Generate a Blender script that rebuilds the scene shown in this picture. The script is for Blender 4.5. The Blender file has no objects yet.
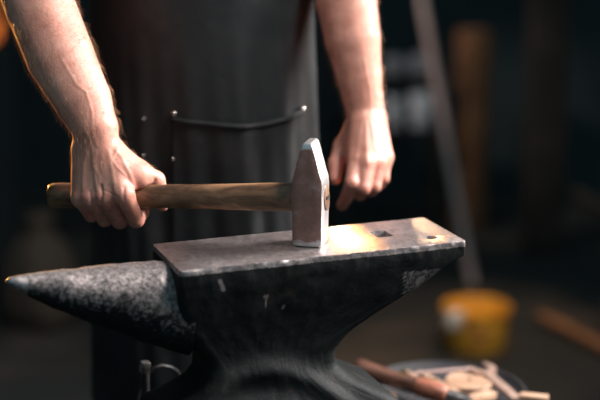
import bpy, bmesh, math, random
import numpy as np
from mathutils import Vector, Matrix
random.seed(7); RNG = np.random.default_rng(5)
sc = bpy.context.scene
COL = sc.collection
PI = math.pi

# ------------------------------------------------------------------ camera
FPX = 1530.0; PITCH = math.radians(14.1); CZ = 1.303
FW = np.array([0, math.cos(PITCH), -math.sin(PITCH)]); UP = np.array([0, math.sin(PITCH), math.cos(PITCH)])
CAM = np.array([0, 0, CZ])
def at(px, py, Y):
    d = FW + np.array([1.0, 0, 0])*(px-300)/FPX - UP*(py-200)/FPX
    return CAM + d*(Y/d[1])
def onz(px, py, Z):
    d = FW + np.array([1.0, 0, 0])*(px-300)/FPX - UP*(py-200)/FPX
    return CAM + d*((Z-CZ)/d[2])
def project(P):
    q = np.asarray(P)-CAM
    dep = q@FW
    return 300+FPX*q[..., 0]/dep, 200-FPX*(q@UP)/dep

cd = bpy.data.cameras.new('camera'); cam = bpy.data.objects.new('camera', cd); COL.objects.link(cam)
cam.location = CAM; cam.rotation_euler = (PI/2-PITCH, 0, 0)
cd.sensor_width = 36; cd.lens = FPX/600*36; cd.clip_start = .05
cd.dof.use_dof = True; cd.dof.focus_distance = 1.86; cd.dof.aperture_fstop = 2.0
sc.camera = cam

# ------------------------------------------------------------------ object helpers
def tag(o, label=None, cat=None, group=None, kind=None):
    if label: o['label'] = label
    if cat: o['category'] = cat
    if group: o['group'] = group
    if kind: o['kind'] = kind
    return o
def empty(name, loc, label, cat, group=None):
    o = bpy.data.objects.new(name, None); COL.objects.link(o); o.location = Vector(loc); o.empty_display_size = .05
    return tag(o, label, cat, group)
def link(name, me, mat, parent=None, label=None):
    """mesh is given in world coordinates; parented objects keep them"""
    o = bpy.data.objects.new(name, me); COL.objects.link(o)
    if mat: me.materials.append(mat)
    if parent:
        o.parent = parent
        wm = Matrix.Translation(parent.location) if parent.parent is None else WM(parent)
        o.matrix_parent_inverse = Matrix.Identity(4)
        me.transform(wm.inverted())
    if label: o['label'] = label
    return o
def WM(o):
    m = Matrix.Translation(o.location)
    return (WM(o.parent) @ m) if o.parent else m
def mesh_np(name, V, F, smooth=True):
    me = bpy.data.meshes.new(name)
    me.from_pydata([tuple(map(float, v)) for v in V], [], [tuple(map(int, f)) for f in F])
    me.validate(); me.update()
    bm = bmesh.new(); bm.from_mesh(me); bmesh.ops.recalc_face_normals(bm, faces=bm.faces[:]); bm.to_mesh(me); bm.free()
    if smooth: me.polygons.foreach_set('use_smooth', [True]*len(me.polygons))
    return me
def bm_mesh(name, bm, smooth=False):
    bmesh.ops.recalc_face_normals(bm, faces=bm.faces[:])
    me = bpy.data.meshes.new(name); bm.to_mesh(me); bm.free()
    if smooth: me.polygons.foreach_set('use_smooth', [True]*len(me.polygons))
    return me
def sharp(me, deg=35):
    me.polygons.foreach_set('use_smooth', [True]*len(me.polygons))
    try: me.set_sharp_from_angle(angle=math.radians(deg))
    except Exception: pass
def loft(rings, cap=True):
    """rings: list of (n,3) arrays -> V,F"""
    n = len(rings[0]); V = np.concatenate(rings); F = []
    for i in range(len(rings)-1):
        for j in range(n):
            k = (j+1) % n
            F.append((i*n+j, i*n+k, (i+1)*n+k, (i+1)*n+j))
    if cap:
        F.append(tuple(range(n-1, -1, -1))); m = (len(rings)-1)*n
        F.append(tuple(range(m, m+n)))
    return V, F
def rrect(x0, x1, y0, y1, r, seg=4, ns=(1, 1)):
    """rounded rectangle outline, sides subdivided ns times"""
    P = []
    cs = [(x1-r, y1-r, 0), (x0+r, y1-r, PI/2), (x0+r, y0+r, PI), (x1-r, y0+r, 1.5*PI)]
    for q, (cx, cy, a0) in enumerate(cs):
        arc = [(cx+r*math.cos(a0+PI/2*i/seg), cy+r*math.sin(a0+PI/2*i/seg)) for i in range(seg+1)]
        P += arc
        nx = cs[(q+1) % 4]; e = (nx[0]+r*math.cos(nx[2]), nx[1]+r*math.sin(nx[2]))
        k = ns[0] if q in (0, 2) else ns[1]
        for i in range(1, k): P.append((arc[-1][0]+(e[0]-arc[-1][0])*i/k, arc[-1][1]+(e[1]-arc[-1][1])*i/k))
    return np.array(P)
def frame(d):
    d = np.array(d, float); d /= np.linalg.norm(d)
    u = np.cross(d, [0, 0, 1.0])
    if np.linalg.norm(u) < 1e-3: u = np.array([1.0, 0, 0])
    u /= np.linalg.norm(u); return d, u, np.cross(u, d)
def tube(pts, rad, n=12, flat=1.0):
    pts = [np.array(p, float) for p in pts]
    if not hasattr(rad, '__len__'): rad = [rad]*len(pts)
    rings = []; 
    _, u0, v0 = frame(pts[1]-pts[0])
    for i, p in enumerate(pts):
        d = pts[min(i+1, len(pts)-1)]-pts[max(i-1, 0)]; d = d/np.linalg.norm(d)
        u = u0-d*(u0@d); u /= np.linalg.norm(u); v = np.cross(u, d); u0 = u
        rings.append(np.array([p+rad[i]*(u*math.cos(2*PI*k/n)+v*math.sin(2*PI*k/n)*flat) for k in range(n)]))
    return loft(rings)
def tube_obj(name, pts, rad, mat, parent=None, n=12, flat=1.0, label=None, ang=50):
    V, F = tube(pts, rad, n, flat); me = mesh_np(name, V, F); sharp(me, ang)
    return link(name, me, mat, parent, label)
def box_me(name, size, loc, rot=(0, 0, 0), bev=.003, seg=2):
    bm = bmesh.new(); bmesh.ops.create_cube(bm, size=1)
    bmesh.ops.scale(bm, vec=size, verts=bm.verts)
    if bev: bmesh.ops.bevel(bm, geom=bm.edges[:], offset=bev, segments=seg, affect='EDGES', profile=.6)
    from mathutils import Euler
    bmesh.ops.transform(bm, matrix=Matrix.Translation(Vector(loc)) @ Euler(rot).to_matrix().to_4x4(), verts=bm.verts)
    me = bm_mesh(name, bm); sharp(me, 40); return me
def box(name, size, loc, mat, parent=None, rot=(0, 0, 0), bev=.003, label=None):
    return link(name, box_me(name, size, loc, rot, bev), mat, parent, label)
def lathe(name, prof, loc, mat, parent=None, n=32, label=None, axis=None):
    """prof: (r,z) list"""
    rings = [np.array([(r*math.cos(2*PI*k/n), r*math.sin(2*PI*k/n), z) for k in range(n)]) for r, z in prof]
    V, F = loft(rings)
    if axis is not None:
        d, u, v = frame(axis); V = V[:, :1]*u+V[:, 1:2]*v+V[:, 2:]*d
    V = V+np.array(loc); me = mesh_np(name, V, F); sharp(me, 40)
    return link(name, me, mat, parent, label)

# ------------------------------------------------------------------ materials
def nt(name):
    m = bpy.data.materials.new(name); m.use_nodes = True
    N = m.node_tree.nodes; L = m.node_tree.links; b = N['Principled BSDF']
    return m, N, L, b
def noise(N, L, scale, detail=6, rough=.6, coord='Object', vec_scale=None, dist=0):
    tc = N.new('ShaderNodeTexCoord'); n = N.new('ShaderNodeTexNoise')
    n.inputs['Scale'].default_value = scale; n.inputs['Detail'].default_value = detail
    n.inputs['Roughness'].default_value = rough; n.inputs['Distortion'].default_value = dist
    if vec_scale is not None:
        mp = N.new('ShaderNodeMapping'); mp.inputs['Scale'].default_value = vec_scale[:3]
        if len(vec_scale) > 3: mp.inputs['Rotation'].default_value = vec_scale[3]
        L.new(tc.outputs[coord], mp.inputs['Vector']); L.new(mp.outputs[0], n.inputs['Vector'])
    else: L.new(tc.outputs[coord], n.inputs['Vector'])
    return n
def ramp(N, L, src, stops):
    r = N.new('ShaderNodeValToRGB'); e = r.color_ramp.elements
    e[0].position, e[0].color = stops[0][0], (*stops[0][1], 1)
    e[1].position, e[1].color = stops[-1][0], (*stops[-1][1], 1)
    for p, c in stops[1:-1]: q = e.new(p); q.color = (*c, 1)
    L.new(src, r.inputs[0]); return r
def maprange(N, L, src, a, b, c, d):
    m = N.new('ShaderNodeMapRange'); m.inputs[1].default_value = a; m.inputs[2].default_value = b
    m.inputs[3].default_value = c; m.inputs[4].default_value = d; L.new(src, m.inputs[0]); return m
def mixc(N, L, fac, a, b, mode='MIX'):
    m = N.new('ShaderNodeMix'); m.data_type = 'RGBA'; m.blend_type = mode
    for s, v in ((0, fac), (6, a), (7, b)):
        if isinstance(v, (int, float)): m.inputs[s].default_value = v
        elif isinstance(v, tuple): m.inputs[s].default_value = (*v, 1)
        else: L.new(v, m.inputs[s])
    return m.outputs[2]
def bump(N, L, b, srcs):
    prev = None
    for s, st, di in srcs:
        bp = N.new('ShaderNodeBump'); bp.inputs['Strength'].default_value = st; bp.inputs['Distance'].default_value = di
        L.new(s, bp.inputs['Height'])
        if prev: L.new(prev.outputs[0], bp.inputs['Normal'])
        prev = bp
    L.new(prev.outputs[0], b.inputs['Normal'])
def mat_simple(name, c1, c2, rough=.6, metal=0, scale=20, bmp=.2, bdist=.002, spec=.5, vs=None, rr=None, stops=None):
    m, N, L, b = nt(name); n = noise(N, L, scale, vec_scale=vs)
    r = ramp(N, L, n.outputs[0], stops or [(.3, c1), (.7, c2)]); L.new(r.outputs[0], b.inputs['Base Color'])
    b.inputs['Metallic'].default_value = metal; b.inputs['Specular IOR Level'].default_value = spec
    if rr: L.new(maprange(N, L, n.outputs[0], .3, .7, rr[0], rr[1]).outputs[0], b.inputs['Roughness'])
    else: b.inputs['Roughness'].default_value = rough
    if bmp: bump(N, L, b, [(n.outputs[0], bmp, bdist)])
    return m

def mat_anvil():
    m, N, L, b = nt('forged_iron')
    geo = N.new('ShaderNodeNewGeometry'); sep = N.new('ShaderNodeSeparateXYZ')
    tc = N.new('ShaderNodeTexCoord')
    n1 = noise(N, L, 14, 8, .65); n2 = noise(N, L, 170, 8, .75); n3 = noise(N, L, 320, 4, .7)
    # worn, polished striking face and horn top: mask on the mesh, also carries painted highlights
    at_ = N.new('ShaderNodeAttribute'); at_.attribute_name = 'wear_lit'
    add = N.new('ShaderNodeMath'); add.operation = 'MULTIPLY_ADD'
    L.new(n2.outputs[0], add.inputs[0]); add.inputs[1].default_value = .9; add.inputs[2].default_value = -.45
    s2 = N.new('ShaderNodeMath'); s2.operation = 'ADD'; L.new(at_.outputs['Fac'], s2.inputs[0]); L.new(add.outputs[0], s2.inputs[1])
    s3 = N.new('ShaderNodeMath'); s3.operation = 'MULTIPLY_ADD'; L.new(n1.outputs[0], s3.inputs[0]); s3.inputs[1].default_value = .3; s3.inputs[2].default_value = -.15
    s4 = N.new('ShaderNodeMath'); s4.operation = 'ADD'; L.new(s2.outputs[0], s4.inputs[0]); L.new(s3.outputs[0], s4.inputs[1])
    wear_lit = maprange(N, L, s4.outputs[0], .32, .74, 0, 1)
    dark = ramp(N, L, n1.outputs[0], [(.3, (.006, .008, .009)), (.6, (.011, .013, .013)), (.8, (.024, .021, .019))])
    rust = noise(N, L, 30, 6, .7); rf = maprange(N, L, rust.outputs[0], .58, .72, 0, .55)
    d2 = mixc(N, L, rf.outputs[0], dark.outputs[0], (.055, .033, .025))
    face = ramp(N, L, n2.outputs[0], [(.3, (.26, .22, .215)), (.7, (.56, .49, .475))])
    colr = mixc(N, L, wear_lit.outputs[0], d2, face.outputs[0]); L.new(colr, b.inputs['Base Color'])
    L.new(maprange(N, L, wear_lit.outputs[0], 0, 1, .1, 1).outputs[0], b.inputs['Metallic'])
    L.new(maprange(N, L, wear_lit.outputs[0], 0, 1, .14, .5).outputs[0], b.inputs['Specular IOR Level'])
    rg = N.new('ShaderNodeMath'); rg.operation = 'MULTIPLY_ADD'; L.new(n2.outputs[0], rg.inputs[0]); rg.inputs[1].default_value = .3
    L.new(maprange(N, L, wear_lit.outputs[0], 0, 1, .46, .30).outputs[0], rg.inputs[2]); L.new(rg.outputs[0], b.inputs['Roughness'])
    bump(N, L, b, [(n1.outputs[0], .5, .004), (n2.outputs[0], .55, .0012), (n3.outputs[0], .4, .0004)])
    return m
def mat_hammer():
    m, N, L, b = nt('worn_hammer_steel')
    n1 = noise(N, L, 45, 8, .7); n2 = noise(N, L, 260, 6, .7)
    at_ = N.new('ShaderNodeAttribute'); at_.attribute_name = 'wear_lit'
    s = N.new('ShaderNodeMath'); s.operation = 'ADD'; L.new(at_.outputs['Fac'], s.inputs[0])
    k = maprange(N, L, n1.outputs[0], .3, .7, -.35, .35); L.new(k.outputs[0], s.inputs[1])
    w = maprange(N, L, s.outputs[0], .35, .75, 0, 1)
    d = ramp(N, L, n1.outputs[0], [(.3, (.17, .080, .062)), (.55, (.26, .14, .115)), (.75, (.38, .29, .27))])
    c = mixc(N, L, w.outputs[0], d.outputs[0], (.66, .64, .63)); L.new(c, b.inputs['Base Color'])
    L.new(maprange(N, L, w.outputs[0], 0, 1, .25, .95).outputs[0], b.inputs['Metallic'])
    L.new(maprange(N, L, w.outputs[0], 0, 1, .58, .40).outputs[0], b.inputs['Roughness'])
    bump(N, L, b, [(n1.outputs[0], .35, .0012), (n2.outputs[0], .4, .0004)])
    return m
def mat_skin():
    m, N, L, b = nt('skin')
    n1 = noise(N, L, 28, 5, .6); n2 = noise(N, L, 420, 3, .6); n3 = noise(N, L, 110, 5, .65)
    r = ramp(N, L, n1.outputs[0], [(.3, (.44, .18, .13)), (.55, (.57, .275, .205)), (.75, (.65, .35, .275))])
    at_ = N.new('ShaderNodeAttribute'); at_.attribute_name = 'red'
    c = mixc(N, L, at_.outputs['Fac'], r.outputs[0], (.47, .17, .125))
    g = N.new('ShaderNodeAttribute'); g.attribute_name = 'dark_tint'
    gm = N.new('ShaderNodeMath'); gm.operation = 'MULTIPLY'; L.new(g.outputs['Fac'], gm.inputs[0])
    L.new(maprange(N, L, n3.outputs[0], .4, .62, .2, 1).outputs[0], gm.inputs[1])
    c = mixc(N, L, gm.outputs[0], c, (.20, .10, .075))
    L.new(c, b.inputs['Base Color'])
    b.inputs['Roughness'].default_value = .48; b.inputs['Specular IOR Level'].default_value = .45
    b.inputs['Subsurface Weight'].default_value = .25; b.inputs['Subsurface Radius'].default_value = (1, .35, .2); b.inputs['Subsurface Scale'].default_value = .005
    v = N.new('ShaderNodeTexVoronoi'); v.feature = 'DISTANCE_TO_EDGE'; v.inputs['Scale'].default_value = 330
    tc = N.new('ShaderNodeTexCoord'); L.new(tc.outputs['Object'], v.inputs['Vector'])
    bump(N, L, b, [(n3.outputs[0], .4, .0015), (v.outputs['Distance'], .3, .0004), (n2.outputs[0], .3, .0004)])
    return m
def mat_wood(name, c1, c2, c3, rot, rough=.5, scale=40, metalwear=False):
    m, N, L, b = nt(name)
    n = noise(N, L, scale, 8, .65, vec_scale=(.06, 1.0, 1.0, rot), dist=.6)
    n2 = noise(N, L, 12, 5, .6)
    r = ramp(N, L, n.outputs[0], [(.32, c1), (.5, c2), (.7, c3)])
    c = mixc(N, L, maprange(N, L, n2.outputs[0], .45, .68, 0, .75).outputs[0], r.outputs[0], c1)
    L.new(c, b.inputs['Base Color']); b.inputs['Roughness'].default_value = rough
    bump(N, L, b, [(n.outputs[0], .5, .0012)])
    return m
def mat_leather():
    m, N, L, b = nt('apron_leather')
    n1 = noise(N, L, 9, 6, .6); n2 = noise(N, L, 220, 5, .7); n3 = noise(N, L, 45, 6, .7)
    r = ramp(N, L, n1.outputs[0], [(.3, (.008, .011, .012)), (.55, (.016, .018, .019)), (.75, (.028, .028, .028))])
    sc_ = maprange(N, L, n3.outputs[0], .6, .75, 0, .5)
    c = mixc(N, L, sc_.outputs[0], r.outputs[0], (.05, .044, .044)); L.new(c, b.inputs['Base Color'])
    L.new(maprange(N, L, n3.outputs[0], .3, .7, .50, .66).outputs[0], b.inputs['Roughness'])
    b.inputs['Specular IOR Level'].default_value = .22
    bump(N, L, b, [(n1.outputs[0], .25, .01), (n3.outputs[0], .3, .002), (n2.outputs[0], .35, .0006)])
    return m
M = {}
M['anvil'] = mat_anvil(); M['hammer'] = mat_hammer(); M['skin'] = mat_skin(); M['leather'] = mat_leather()
M['handle'] = mat_wood('hammer_handle_wood', (.035, .018, .010), (.17, .085, .042), (.33, .185, .10), (0, 0, math.radians(17.6)), .42, 55)
M['oldwood'] = mat_wood('weathered_wood', (.02, .013, .009), (.055, .036, .024), (.10, .065, .045), (0, 0, 0), .7, 20)
M['palewood'] = mat_wood('pale_wood', (.22, .12, .075), (.42, .26, .17), (.56, .38, .27), (0, 0, .6), .5, 30)
M['dark_handle'] = mat_wood('dark_varnished_wood', (.04, .018, .012), (.12, .055, .035), (.30, .15, .10), (0, 0, .4), .3, 40)
M['dark_handle'].node_tree.nodes['Principled BSDF'].inputs['Coat Weight'].default_value = .8
M['redwood'] = mat_simple('red_brown_wrap', (.16, .04, .025), (.36, .15, .09), .4, 0, 60, .4)
M['steel'] = mat_simple('scratched_steel', (.30, .28, .27), (.55, .52, .50), .35, 1, 80, .3, .0005, rr=(.28, .5))
M['pinksteel'] = mat_simple('tarnished_wrench_steel', (.42, .27, .21), (.66, .47, .38), .42, .6, 60, .3, .0005)
M['brass'] = mat_simple('brass', (.55, .36, .12), (.75, .52, .2), .25, 1, 60, .1)
M['blackiron'] = mat_simple('black_iron', (.012, .014, .016), (.04, .037, .036), .5, .5, 40, .4, .002, rr=(.35, .6))
M['pan'] = mat_simple('dull_pan_metal', (.012, .013, .016), (.030, .030, .033), .8, .1, 50, .3)
M['stump'] = mat_simple('dark_stump_wood', (.010, .009, .008), (.028, .022, .018), .95, 0, 15, .6, .01, .15, vs=(1, 1, .12))
M['shirt'] = mat_simple('charcoal_cotton', (.012, .014, .017), (.022, .025, .028), .9, 0, 300, .2, .0005)
M['denim'] = mat_simple('dark_denim', (.012, .018, .030), (.025, .036, .055), .9, 0, 260, .3, .0006)
M['boot'] = mat_simple('boot_leather', (.012, .009, .008), (.03, .02, .016), .5, 0, 40, .3)
M['hair'] = mat_simple('dark_hair', (.02, .012, .008), (.05, .03, .02), .5, 0, 200, .5)
M['armhair'] = mat_simple('arm_hair', (.24, .12, .06), (.40, .22, .11), .3, 0, 200, 0)
M['eye'] = mat_simple('eye_white', (.6, .58, .55), (.7, .68, .66), .2, 0, 10, 0)
M['nail'] = mat_simple('finger_nail', (.55, .32, .26), (.62, .40, .33), .3, 0, 60, .1)
M['rivet'] = mat_simple('nickel_rivet', (.42, .40, .38), (.6, .57, .53), .25, 1, 80, .1)
M['bark'] = M['oldwood']
M['postwood'] = mat_wood('brown_post_timber', (.018, .014, .010), (.032, .023, .015), (.05, .034, .022), (0, PI/2, 0), .9, 12)
M['orangewood'] = mat_wood('orange_brown_timber', (.12, .05, .022), (.24, .105, .045), (.34, .15, .06), (0, PI/2, 0), .8, 12)
M['tin'] = mat_simple('pale_tin', (.58, .60, .64), (.74, .75, .78), .5, .3, 30, .1)
M['tindark'] = mat_simple('dull_tin', (.20, .21, .23), (.30, .31, .34), .6, .2, 30, .1)
M['sack'] = mat_simple('burlap', (.05, .034, .024), (.10, .07, .05), .95, 0, 60, .6, .004)
M['polepaint'] = mat_simple('faded_pole', (.42, .29, .26), (.58, .42, .38), .6, 0, 20, .2)

# ------------------------------------------------------------------ SDF modelling (body)
def smin(a, b, k):
    h = np.clip(.5+.5*(b-a)/k, 0, 1); return b*(1-h)+a*h-k*h*(1-h)
class Field:
    def __init__(s, lo, hi, h):
        s.lo = np.array(lo, float); s.h = h
        s.n = np.ceil((np.array(hi)-s.lo)/h).astype(int)+1
        s.V = np.full(s.n, .05, np.float32)
    def sub(s, lo, hi):
        a = np.clip(np.floor((lo-s.lo)/s.h).astype(int), 0, s.n-1); b = np.clip(np.ceil((hi-s.lo)/s.h).astype(int)+1, 1, s.n)
        sl = tuple(slice(x, y) for x, y in zip(a, b))
        g = [s.lo[i]+s.h*np.arange(a[i], b[i]) for i in range(3)]
        if any(len(q) == 0 for q in g): return None, None
        X = np.stack(np.meshgrid(*g, indexing='ij'), -1).astype(np.float32); return sl, X
    def cone(s, p, q, r0, r1, k=.004, flat=None, into=None):
        V = s.V if into is None else into
        p = np.array(p, float); q = np.array(q, float); m = max(r0, r1)+.03
        sl, X = s.sub(np.minimum(p, q)-m, np.maximum(p, q)+m)
        if sl is None: return
        d = q-p; L2 = d@d+1e-12
        t = np.clip(((X-p)@d)/L2, 0, 1)
        W = X-(p+t[..., None]*d)
        if flat is not None:      # (direction, factor): thinner along that direction
            fd = np.array(flat[0], float); fd /= np.linalg.norm(fd)
            c = W@fd; W = W+(c*(1/flat[1]-1))[..., None]*fd
        D = np.sqrt((W**2).sum(-1))-(r0+(r1-r0)*t)
        V[sl] = smin(V[sl], D, k)
    def chain(s, pts, rad, k=.004, into=None, flat=None):
        for i in range(len(pts)-1): s.cone(pts[i], pts[i+1], rad[i], rad[i+1], k, flat, into)
    def merge(s, other, k): s.V[...] = smin(s.V, other, k)
    def mesh(s):
        V = s.V; h = s.h; S = V < 0; nx, ny, nz = V.shape
        c = np.zeros((nx-1, ny-1, nz-1, 3), np.float32); cnt = np.zeros((nx-1, ny-1, nz-1), np.float32)
        # restrict to mixed cells
        any_ = np.zeros((nx-1, ny-1, nz-1), bool); all_ = np.ones_like(any_)
        for i in (0, 1):
            for j in (0, 1):
                for k in (0, 1):
                    q = S[i:nx-1+i, j:ny-1+j, k:nz-1+k]; any_ |= q; all_ &= q
        mixed = any_ & ~all_
        I = np.argwhere(mixed); idx = -np.ones(mixed.shape, np.int64); idx[mixed] = np.arange(len(I))
        acc = np.zeros((len(I), 3)); cn = np.zeros(len(I))
        cor = [(i, j, k) for i in (0, 1) for j in (0, 1) for k in (0, 1)]
        for a in cor:
            for ax in range(3):
                if a[ax]: continue
                b = list(a); b[ax] = 1
                A = I+np.array(a); B = I+np.array(b)
                va = V[A[:, 0], A[:, 1], A[:, 2]]; vb = V[B[:, 0], B[:, 1], B[:, 2]]
                x = (va < 0) != (vb < 0); t = np.where(x, va/(va-vb+1e-20), 0)
                P = np.array(a)+np.zeros((len(I), 3)); P[:, ax] = t
                acc[x] += P[x]; cn += x
        P = s.lo+h*(I+acc/cn[:, None])
        F = []
        for ax in range(3):
            sl0 = [slice(None)]*3; sl1 = [slice(None)]*3; sl0[ax] = slice(0, -1); sl1[ax] = slice(1, None)
            A = S[tuple(sl0)]; B = S[tuple(sl1)]
            E_ = np.argwhere(A != B); o1, o2 = [(1, 2), (2, 0), (0, 1)][ax]
            ok = (E_[:, o1] > 0) & (E_[:, o2] > 0) & (E_[:, o1] < V.shape[o1]-1) & (E_[:, o2] < V.shape[o2]-1); E_ = E_[ok]
            ins = A[E_[:, 0], E_[:, 1], E_[:, 2]]
            q = []
            for d1, d2 in ((-1, -1), (0, -1), (0, 0), (-1, 0)):
                Q = E_.copy(); Q[:, o1] += d1; Q[:, o2] += d2; q.append(idx[Q[:, 0], Q[:, 1], Q[:, 2]])
            q = np.stack(q, 1); q[~ins] = q[~ins][:, ::-1]; F.append(q[(q >= 0).all(1)])
        return P, np.concatenate(F)
def fast_mesh(name, P, F):
    me = bpy.data.meshes.new(name); me.vertices.add(len(P)); me.vertices.foreach_set('co', np.asarray(P, np.float32).ravel())
    me.loops.add(F.size); me.loops.foreach_set('vertex_index', F.ravel().astype(np.int32))
    me.polygons.add(len(F)); me.polygons.foreach_set('loop_start', (np.arange(len(F))*4).astype(np.int32))
    me.update(calc_edges=True); me.validate()
    me.polygons.foreach_set('use_smooth', [True]*len(me.polygons)); return me
def relax(P, F, it=3, w=.5):
    a = F[:, [0, 1, 2, 3]].ravel(); b = F[:, [1, 2, 3, 0]].ravel()
    for _ in range(it):
        acc = np.zeros_like(P); cn = np.zeros(len(P))
        np.add.at(acc, a, P[b]); np.add.at(acc, b, P[a]); np.add.at(cn, a, 1); np.add.at(cn, b, 1)
        P = P+(acc/np.maximum(cn, 1)[:, None]-P)*w
    return P
def normals(P, F):
    n = np.cross(P[F[:, 2]]-P[F[:, 0]], P[F[:, 3]]-P[F[:, 1]]); acc = np.zeros_like(P)
    for i in range(4): np.add.at(acc, F[:, i], n)
    return acc/(np.linalg.norm(acc, axis=1)[:, None]+1e-12)

# ------------------------------------------------------------------ anvil
TH = math.radians(20.5)
AX = np.array([math.cos(TH), math.sin(TH), 0]); AY = np.array([-math.sin(TH), math.cos(TH), 0]); AO = np.array([-.1367, 1.6706, .80])
def A(x, y, z): return AO+AX*x+AY*y+np.array([0, 0, z])
anvil_base = A(.12, .06, -.28)
anvil = empty('anvil', anvil_base, 'dark forged iron anvil with pointed horn under the hammer', 'anvil')
def smooth_interp(x, xp, fp):
    return np.interp(x, xp, fp)
Z_ = [0, -.018, -.034, -.057, -.08, -.105, -.128, -.148, -.163, -.178, -.19, -.215, -.28]
X0 = [0, 0, 0, .0, .006, .022, .038, .038, .028, .005, -.02, -.032, -.034]
X1 = [.362, .362, .333, .304, .263, .224, .203, .204, .222, .250, .272, .296, .30]
HW = [.0605, .0605, .0585, .054, .0495, .045, .043, .044, .050, .059, .066, .072, .073]
zs = [0, -.0035, -.0062, -.0085, -.012, -.018]+list(np.linspace(-.022, -.20, 34))+[-.215, -.24, -.28]
rings = []
for z in zs:
    x0, x1, w = (np.interp(-z, [-q for q in Z_], v) for v in (X0, X1, HW))
    r = .003 if z > -.02 else .006+min(.012, (-z-.02)*.15)
    R_ = rrect(x0, x1, .06-w, .06+w, r, 4, (130, 24))
    rings.append(np.array([(p[0], p[1], z) for p in R_]))
V, F = loft(rings, cap=True)
# dented, hand-forged surface
def fbm(P, f, seed=0):
    from mathutils import noise as mn
    return np.array([mn.fractal(Vector((float(p[0])*f+seed, float(p[1])*f, float(p[2])*f)), 1.0, 2.0, 4) for p in P])
ctr = np.array([.14, .06, 0])
side = (V[:, 2] < -.001)
nrm = (V-np.array([.14, .06, 0])); nrm[:, 2] = 0; nrm /= np.linalg.norm(nrm, axis=1)[:, None]+1e-9
# push mainly across the width (the flat flanks)
amp = fbm(V, 28)*.0016+fbm(V, 90, 5)*.0006
V2 = V.copy(); V2[:, 1] += np.sign(V[:, 1]-.06)*amp*np.where(side, 1, .5)
# ridge of the central bulge above the foot
for i, v in enumerate(V):
    if v[1] < .05 and v[2] < -.10:
        ridge = -.128-.035*((v[0]-.10)/.09)**2
        V2[i, 1] -= .010*math.exp(-((v[2]-ridge+.012)/.014)**2)*max(0, 1-((v[0]-.12)/.13)**2)
# chipped long edge
top = (V[:, 2] > -.003) & (V[:, 1] < .004)
ch = fbm(V, 120, 9); V2[top, 1] += np.clip(ch[top]-.1, 0, 1)*.0022; V2[top, 2] -= np.clip(fbm(V[top], 90, 3)-.15, 0, 1)*.0022
bm = bmesh.new()
vs = [bm.verts.new(A(*p)) for p in V2]
for f in F:
    try: bm.faces.new([vs[i] for i in f])
    except ValueError: pass
bmesh.ops.recalc_face_normals(bm, faces=bm.faces[:])
tmp = bpy.data.meshes.new('tmp'); bm.to_mesh(tmp); bm.free()
body = bpy.data.objects.new('tmp', tmp); COL.objects.link(body)
cuts = []
def cutter(me):
    o = bpy.data.objects.new('cut', me); COL.objects.link(o); cuts.append(o)
    md = body.modifiers.new('b', 'BOOLEAN'); md.object = o; md.operation = 'DIFFERENCE'; md.solver = 'EXACT'
cutter(box_me('c', (.021, .028, .12), A(.278, .066, -.02), (0, 0, TH), bev=0))
V_, F_ = tube([A(.329, .030, -.11), A(.329, .030, .02)], .0078, 24); cutter(mesh_np('c', V_, F_, False))
md = body.modifiers.new('bev', 'BEVEL'); md.width = .0022; md.segments = 2; md.limit_method = 'ANGLE'; md.angle_limit = math.radians(50)
dg = bpy.context.evaluated_depsgraph_get(); me = bpy.data.meshes.new_from_object(body.evaluated_get(dg))
for o in cuts+[body]: bpy.data.objects.remove(o)
# densify the face a little? the cap stays one polygon, wear is stored per face corner by height
def wear_lit_attr(me, fn):
    a = me.attributes.new('wear_lit', 'FLOAT', 'CORNER')
    co = np.empty(len(me.vertices)*3); me.vertices.foreach_get('co', co); co = co.reshape(-1, 3)
    out = np.zeros(len(me.loops), np.float32)
    for p in me.polygons:
        n = np.array(p.normal)
        for li in p.loop_indices: out[li] = fn(co[me.loops[li].vertex_index], n)
    a.data.foreach_set('value', out)
SPECKS = []
for px_, py_, r_ in ((221, 283, .0028), (223, 290, .002), (267, 298, .003), (268, 304, .002), (286, 308, .002), (204, 262, .002)):
    d_ = FW+np.array([1.0, 0, 0])*(px_-300)/FPX-UP*(py_-200)/FPX; q_ = CAM+d_*(((AO-CAM)@AY)/(d_@AY)); SPECKS.append(((q_-AO)@AX, q_[2]-.8, r_))
def aw(p, n):
    q = p-AO; v = q@AY; z = q[2]; x = q@AX
    if z > -.0045 and n[2] > .9: return 1.0
    if z > -.0045 and n[2] > .1: return 1.0
    if z > -.0066: return .62
    for c_ in SPECKS:
        if (abs(x-c_[0])**2+abs(z-c_[1])**2*.35) < c_[2]**2 and v < .03: return .75
    if x > .28 and z < -.03 and z > -.075 and v < .03: return .42
    return .05
wear_lit_attr(me, aw); sharp(me, 38)
me.materials.clear()
abody = link('anvil_body', me, M['anvil'], anvil)
# horn
hx = [.02, .0, -.012, -.035, -.06, -.09, -.118, -.142, -.163, -.176, -.184, -.188]
topz = [-.010, -.006, -.004, -.004, -.003, -.003, -.003, -.003, -.0035, -.004, -.0055, -.008]
dia = [.112, .108, .104, .095, .083, .068, .0535, .040, .027, .017, .009, .003]
hw = [.052, .050, .048, .044, .038, .031, .0245, .018, .012, .008, .0045, .0015]
rings = []
H = 40
xs = np.linspace(.02, -.188, 60)
for x in xs:
    g = lambda f: np.interp(-x, [-q for q in hx], f)
    t_, d_, w_ = g(topz), g(dia), g(hw); cz = t_-d_/2
    rings.append(np.array([A(x, .06+w_*math.cos(2*PI*k/H), cz+d_/2*math.sin(2*PI*k/H)) for k in range(H)]))
V, F = loft(rings); nn = fbm(V, 40, 2)*.0012; cen = np.repeat([r.mean(0) for r in rings], H, 0); dv = V-cen
V = V+dv/(np.linalg.norm(dv, axis=1)[:, None]+1e-6)*nn[:, None]*np.clip(np.linalg.norm(dv, axis=1)/.02, 0, 1)[:, None]
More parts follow.
